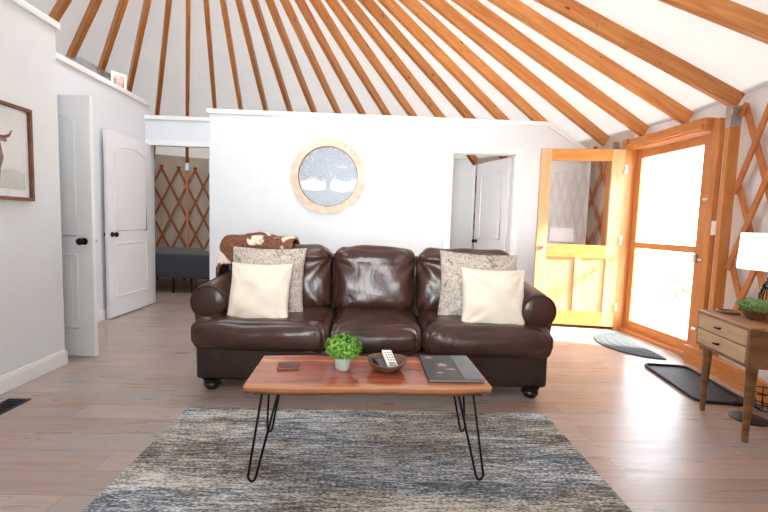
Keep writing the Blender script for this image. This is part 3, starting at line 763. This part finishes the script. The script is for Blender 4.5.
for k, (x0, x1) in enumerate(((-1.185, -.290), (-.286, .322), (.326, 1.180))):
    dx = x1 - x0; dy = .60
    def fs(p, seed=2.7 * k + .4, dx=dx, dy=dy):
        s_ = 0
        for cx in (-dx / 2, dx / 2):
            X, Y = p.x - cx, p.y + dy / 2; d_ = sqrt(X * X + Y * Y) + 1e-5; a = atan2(Y, X * (1 if cx < 0 else -1))
            s_ += exp(-d_ / .2) * min(1, d_ / .06) * sin(a * 9 + seed + 2 * noise.noise(V((p.x * 6 + seed, p.y * 6, 1))))
        return .013 * s_ + .009 * noise.noise(V((p.x * 4.5 + seed, p.y * 6, p.z * 6)))
    m = cushion(dx, dy, .205, .082, (.004, .03, .006), 44, fs)
    m.build('seat_cushion', 'leather', t, smooth=180, loc=((x0 + x1) / 2, .235, .386))

# pillows
def place_pillow(name, wd, ht, th, seed, mat, loc, tilt, rz, label, lean=0, group='throw pillows on the sofa'):
    m = pillow_mesh(wd, ht, th, seed); o = m.build(name, mat, None, smooth=180)
    o.matrix_world = Matrix.Translation(loc) @ Matrix.Rotation(R(rz), 4, 'Z') @ Matrix.Rotation(R(-tilt), 4, 'X') @ Matrix.Rotation(R(lean), 4, 'Y')
    return tag(o, label, 'pillow', group)
place_pillow('throw_pillow', .54, .52, .20, 1.3, 'damask', (-.750, 3.045, .69), 15, 3, 'large grey beige patterned pillow behind the cream pillow, left end of the sofa', 0)
place_pillow('throw_pillow', .43, .43, .20, 2.4, 'cream', (-.763, 2.865, .635), 18, -2, 'smaller plain cream pillow in front of a patterned one, left end of the sofa', 0)
place_pillow('throw_pillow', .58, .53, .20, 3.7, 'damask', (.79, 3.045, .69), 15, -4, 'large beige patterned pillow behind the cream pillow, right end of the sofa', 2)
place_pillow('throw_pillow', .45, .43, .20, 5.2, 'cream', (.853, 2.845, .645), 19, -3, 'smaller plain cream pillow in front of a patterned one, right end of the sofa', 1)

# cowhide throw over the left corner of the sofa back
def throw():
    m = MB(); nu, nv = 40, 44
    path = [(-.13, .80), (-.13, .93), (-.10, .985), (.0, 1.005), (.14, .985), (.215, .93), (.235, .80), (.235, .62)]
    def along(t_):
        x = t_ * (len(path) - 1); i = min(int(x), len(path) - 2); a = x - i
        return (path[i][0] * (1 - a) + path[i + 1][0] * a, path[i][1] * (1 - a) + path[i + 1][1] * a)
    for i in range(nu + 1):
        u = i / nu
        for j in range(nv + 1):
            v_ = j / nv; y, z = along(v_)
            x = -1.175 + u * .56
            if u < .18:      # hangs down at the left end
                q = (1 - u / .18); x = -1.145 - .05 * sin(min(1, q * 1.4) * pi / 2); z -= .30 * q ** 1.5 * (1 if z > .75 else .3)
            hump = .038 * exp(-((u - .5) / .25) ** 2)
            z += (hump + .014 * noise.noise(V((x * 7, y * 7, 2)))) * (z > .85) ; y += .012 * noise.noise(V((x * 8, z * 8, 7)))
            m.v.append((x, y + 3.37, z - .004))
    for i in range(nu):
        for j in range(nv):
            a = i * (nv + 1) + j; m.f.append((a, a + 1, a + nv + 2, a + nv + 1))
    o = m.build('throw_blanket', 'cow', None, smooth=180)
    so = o.modifiers.new('thick', 'SOLIDIFY'); so.thickness = .014; so.offset = 0
    return tag(o, 'brown and white cowhide throw draped over the left corner of the sofa back', 'blanket')
throw()

# ------------------------------------------------------------------ coffee table
TT = .43
t = thing('coffee_table', 'red brown live edge slab coffee table on black hairpin legs', 'table', (0.003, 1.973, .009), R(1.9))
def slab():
    m = MB(); n = 60; T2 = .042; prof = []
    hw = .545
    front = []; back = []
    for k in range(n + 1):
        x = -hw + 2 * hw * k / n
        front.append((x, -.215 + .010 * noise.noise(V((x * 5, 1, 0))) + .006 * noise.noise(V((x * 17, 2, 0))) + .012 * (abs(x) / hw) ** 6))
        back.append((x, .222 + .006 * noise.noise(V((x * 5, 5, 0))) - .012 * (abs(x) / hw) ** 6))
    zt = TT - .009
    rows = []
    for k in range(n + 1):
        (x, yf), (_, yb) = front[k], back[k]
        sk = x * (1 - 0.0)
        e = .018 + .008 * noise.noise(V((x * 9, 8, 0)))
        rows.append([(x, yf + .006, zt), (x, yf - .002, zt - .006), (x, yf + e * .5, zt - T2 * .6), (x, yf + e * 1.2, zt - T2), (x, yb, zt - T2), (x, yb + .004, zt - .01), (x, yb - .004, zt)])
    for r_ in rows: m.v += r_
    for k in range(n):
        for q in range(7): m.f.append((7 * k + q, 7 * k + (q + 1) % 7, 7 * k + 7 + (q + 1) % 7, 7 * k + 7 + q))
    m.f.append(tuple(range(7))); m.f.append(tuple(7 * n + q for q in range(7))); return m
slab().build('tabletop', 'slab', t, smooth=35)
for sx in (-1, 1):
    for sy in (-1, 1):
        top1, top2 = V((sx * .475, sy * .150, TT - .055)), V((sx * .405, sy * .150, TT - .055))
        if sy > 0: top1, top2 = V((sx * .505, sy * .165, TT - .055)), V((sx * .43, sy * .13, TT - .055))
        bot = V((sx * .500 if sy < 0 else sx * .522 + .008, -.225 if sy < 0 else .205, .0055)); m = MB(); a = bot + V((-sx * .0, 0, 0)); wd = (top2 - top1).normalized() * .017
        pts = [top1] + [bot + V((0, 0, .022)) - wd + (top1 - bot - V((0, 0, .022)) + wd) * .0] + [bot - wd * .6 + V((0, 0, .006)), bot, bot + wd * .6 + V((0, 0, .006))] + [bot + V((0, 0, .022)) + wd] + [top2]
        m.tube(pts, .0055, 8); m.box(min(top1.x, top2.x) - .03, max(top1.x, top2.x) + .03, top1.y - .03, top1.y + .03, TT - .056, TT - .0515)
        o = m.build('hairpin_leg', 'black_metal', t, smooth=50); 
# things on the table
t = thing('coaster', 'small dark red square coaster at the left end of the coffee table', 'coaster', (-.39, 1.995, TT), R(8))
MB().box(-.052, .052, -.045, .045, 0, .012).build('pad', 'coaster', t, bevel=.003)
MB().box(-.04, .04, -.034, .034, .012, .0135).build('inlay', 'coaster', t, bevel=.001)
t = thing('potted_plant', 'small bushy green plant in a pale pot on the coffee table', 'plant', (-.125, 1.99, TT))
MB().lathe([(.001, 0), (.032, 0), (.036, .004), (.044, .062), (.044, .066), (.039, .066), (.038, .05), (.001, .05)], 24).build('pot', 'pot', t, smooth=40)
leaves(900, .092, .066, .0105, 21, (0, 0, .108), zmin=-.65).build('foliage', 'leaf', t)
t = thing('wooden_bowl', 'rough carved dark wooden bowl holding two remote controls', 'bowl', (.088, 2.0, TT), R(4))
m = MB(); n = 40; prof = [(.001, .0), (.055, 0), (.078, .02), (.096, .045), (.1, .05), (.092, .052), (.074, .03), (.05, .014), (.001, .012)]
m.lathe(prof, n, (0, 0, 0), 1, 1.12)
m.v = [(x * (1 + .05 * cos(3 * atan2(y, x) + 1)), y * (1 + .04 * sin(4 * atan2(y, x))), z * (1 + .12 * cos(2 * atan2(y, x)))) for x, y, z in m.v]
m.build('bowl', 'bowlwood', t, smooth=50)
def remote(name, label, mat, wd, ln, loc, rot, lcd=False):
    t = thing(name, label, 'remote control', loc); t.rotation_euler = rot
    MB().box(-wd / 2, wd / 2, -ln / 2, ln / 2, 0, .016).build('body', mat, t, bevel=.005, seg=3)
    if lcd: MB().box(-wd * .36, wd * .36, -ln * .44, -ln * .20, .016, .017).build('display', 'lcd', t)
    m = MB(); y0 = -.12 if lcd else -.4
    for i in range(3):
        for j in range(5 if not lcd else 4): m.box((i - 1) * wd * .27 - wd * .09, (i - 1) * wd * .27 + wd * .09, ln * (y0 + .14 * j), ln * (y0 + .06 + .14 * j), .016, .0175)
    m.build('button', 'button', t); return t
remote('remote_control', 'white remote control with a small grey display, leaning in the wooden bowl', 'white_plastic', .05, .155, (.105, 2.015, TT + .034), (R(16), R(4), R(14)), True)
remote('remote_control', 'black remote control lying in the wooden bowl under the white one', 'black_plastic', .042, .13, (.058, 1.995, TT + .018), (R(8), R(4), R(24)))
t = thing('book', 'large thin dark covered book at the right end of the coffee table', 'book', (.400, 2.008, TT), R(1))
MB().box(-.124, .124, -.168, .168, .003, .013).build('pages', 'pages', t)
cv = MB().box(-.128, .128, -.172, .172, .013, .016).box(-.128, .128, -.172, .172, 0, .003).box(-.128, -.124, -.172, .172, .003, .013).build('cover', 'mag_dark', t, bevel=.001)
MB().box(.040, .1275, -.1715, .1715, .016, .0164).build('cover_band', 'mag_band', cv)
rnd = random.Random(5)
for cx_, cy_, rx_, ry_ in ((-.085, .13, .035, .024), (-.03, .02, .034, .034), (.0, -.04, .034, .014), (-.06, -.09, .02, .012)):
    pts = [(cx_ + rx_ * (.7 + .3 * sin(k * 2.6)) * cos(2 * pi * k / 20), cy_ + ry_ * (.7 + .3 * sin(k * 2.6)) * sin(2 * pi * k / 20)) for k in range(20)]
    MB().prism(pts, .016, .0163).build('cover_print', 'mag_rose', cv)

# ------------------------------------------------------------------ mats by the entry
m = MB(); n = 40
A, B = V((2.80, 4.46)), V((2.70, 3.56)); mid = (A + B) / 2 + V((-.03, .02)); ax = (B - A) / 2; inw = V((-ax.y, ax.x)); inw = inw if inw.x < 0 else -inw; inw.normalize()
pts = [(mid + ax * cos(pi * k / n) + inw * .40 * sin(pi * k / n)) for k in range(n + 1)]
m.prism([(p.x - mid.x, p.y - mid.y) for p in pts], 0, .012); t = thing('doormat', 'grey half round doormat inside the entry', 'mat', (mid.x, mid.y, 0))
m.build('mat', 'grey_mat', t, bevel=.003)
m = MB()
for q in (.3, .5, .7, .88):
    m.tube([(p.x, p.y, .012) for p in [(ax * q * cos(pi * k / n) + inw * .40 * q * sin(pi * k / n) + inw * .01) for k in range(n + 1)]], .0025, 5)
m.build('ridges', 'grey_mat', t)
c = V((2.46, 3.02, 0)); t = thing('boot_tray', 'black boot tray with a raised rim on the floor by the nightstand', 'tray', c, R(-8.5))
def rrect(hx, hy, r, n=6):
    pts = []
    for sx, sy, a0 in ((1, 1, 0), (-1, 1, 90), (-1, -1, 180), (1, -1, 270)):
        for k in range(n + 1):
            a = R(a0 + 90 * k / n); pts.append((sx * (hx - r) + r * cos(a), sy * (hy - r) + r * sin(a)))
    return pts
HX, HY = .175, .385
MB().prism(rrect(HX, HY, .06), 0, .006).build('base', 'rubber', t)
MB().tube([(x, y, .014) for x, y in rrect(HX - .004, HY - .004, .06)], .010, 8, closed=True).build('rim', 'rubber', t, smooth=60)
m = MB()
for i in range(-6, 7):
    for j in range(-14, 15): m.lathe([(.007, 0), (.005, .003), (.001, .004)], 6, (i * .023, j * .025, .006))
m.build('grip_dots', 'rubber', t)

# ------------------------------------------------------------------ nightstand and what stands on and under it
# local x = along the front from the far end to the near end, local y = from the front towards the wall
A, B = V((2.135, 2.615)), V((2.037, 2.13)); d = (B - A).normalized(); ang = atan2(d.y, d.x)
t = thing('nightstand', 'brown wooden nightstand with two pale drawers on tapered legs', 'nightstand', (A.x, A.y, 0), ang)
NL, ND, z0, z1 = (B - A).length, .37, .425, .65
MB().box(-.004, NL + .004, -.006, ND, z1 - .018, z1).build('top', 'walnut_top', t, bevel=.004)
MB().box(0, .018, 0, ND, z0, z1 - .018).box(NL - .018, NL, 0, ND, z0, z1 - .018).box(.018, NL - .018, .0, ND, z0, z0 + .016).box(.018, NL - .018, ND - .012, ND, z0, z1 - .018).build('body', 'walnut', t, bevel=.002)
zm = (z0 + .016 + z1 - .018) / 2
for a, b in ((zm + .003, z1 - .021), (z0 + .019, zm - .003)):
    dr = MB().box(.021, NL - .021, -.004, .014, a, b).box(.03, NL - .03, .014, ND - .03, a + .01, a + .016).build('drawer', 'drawer', t, bevel=.002)
    zc = (a + b) / 2 ; xc = NL / 2
    k_ = MB().tube([(xc, -.004, zc), (xc, -.024, zc)], .005, 8).tube([(xc - .026, -.026, zc), (xc - .008, -.028, zc), (xc + .008, -.028, zc), (xc + .026, -.026, zc)], [.004, .006, .006, .004], 8).build('knob', 'black_metal', dr, smooth=50)
    k_['label'] = 'dark bar knob'
for x, y in ((.045, .05), (NL - .045, .05), (.045, ND - .05), (NL - .045, ND - .05)):
    MB().tube([(x, y, 0), (x, y, z0)], [.0145, .027], 16).build('leg', 'walnut', t, smooth=50)
ZN = z1
t = thing('bowl_plant', 'round wooden bowl of small green leaves on the nightstand', 'plant', (2.265, 2.35, ZN))
MB().lathe([(.001, 0), (.038, 0), (.056, .02), (.07, .05), (.07, .054), (.062, .054), (.05, .04), (.001, .04)], 24).build('bowl', 'walnut', t, smooth=40)
leaves(700, .098, .045, .011, 33, (0, 0, .078), zmin=-.5).build('foliage', 'leaf2', t)
t = thing('table_lamp', 'white drum shade lamp with a dark cage base on the nightstand', 'lamp', (2.445, 2.43, ZN))
MB().lathe([(.001, 0), (.07, 0), (.07, .012), (.05, .02), (.001, .02)], 24).build('base', 'black_metal', t, smooth=40)
m = MB()
for k in range(14):
    a = 2 * pi * k / 14
    m.tube([(r_ * cos(a), r_ * sin(a), z) for r_, z in ((.058, .015), (.072, .06), (.07, .13), (.055, .19), (.03, .23))], .0035, 6)
m.tube([(.062 * cos(2 * pi * k / 24), .062 * sin(2 * pi * k / 24), .17) for k in range(24)], .004, 6, closed=True)
m.build('cage', 'black_metal', t, smooth=60)
MB().tube([(0, 0, .02), (0, 0, .30)], .012, 10).lathe([(.001, .222), (.045, .222), (.045, .236), (.02, .25), (.02, .27), (.03, .275), (.03, .285), (.001, .285)], 20).build('stem', 'black_metal', t, smooth=40)
m = MB(); ns = 48
for r_, z in ((.190, .285), (.190, .287), (.182, .505), (.178, .505), (.186, .285)):
    for k in range(ns): m.v.append((r_ * cos(2 * pi * k / ns), r_ * sin(2 * pi * k / ns), z))
for i in range(5):
    for k in range(ns):
        j = (i + 1) % 5; m.f.append((i * ns + k, i * ns + (k + 1) % ns, j * ns + (k + 1) % ns, j * ns + k))
m.build('lamp_shade', 'shade', t, smooth=40)
t = thing('small_tray', 'small flat wooden tray at the far end of the nightstand top', 'tray', (2.245, 2.515, ZN), R(-20))
MB().prism(rrect(.05, .06, .03), 0, .006).build('plate', 'walnut', t, bevel=.002); MB().tube([(x, y, .010) for x, y in rrect(.048, .058, .03)], .006, 6, closed=True).build('rim', 'walnut', t, smooth=60)
t = thing('round_base', 'flat black round base on the floor under the nightstand', 'base', (2.375, 2.44, 0))
MB().lathe([(.001, 0), (.10, 0), (.10, .008), (.06, .018), (.001, .02)], 32).build('disc', 'black_plastic', t, smooth=40)
o = MB().tube([(2.485, 2.40, .006), (2.50, 2.33, .005), (2.53, 2.26, .005), (2.60, 2.22, .005), (2.68, 2.24, .005), (2.73, 2.32, .005)], .004, 6).build('power_cord', 'black_plastic', None, smooth=60)
tag(o, 'thin dark cord on the floor beside the nightstand leg', 'cord')
t = thing('wire_basket', 'black wire basket on the floor behind the nightstand', 'basket', (2.60, 2.56, 0))
m = MB(); 
for k in range(12):
    a = 2 * pi * k / 12; m.tube([(r_ * cos(a), r_ * sin(a), z) for r_, z in ((.03, .006), (.07, .02), (.09, .08), (.085, .13))], .003, 5)
m.build('wires', 'black_metal', t)
m = MB()
for r_, z in ((.086, .13), (.091, .075), (.06, .014)): m.tube([(r_ * cos(2 * pi * k / 24), r_ * sin(2 * pi * k / 24), z) for k in range(24)], .0035, 6, closed=True)
m.build('hoops', 'black_metal', t)
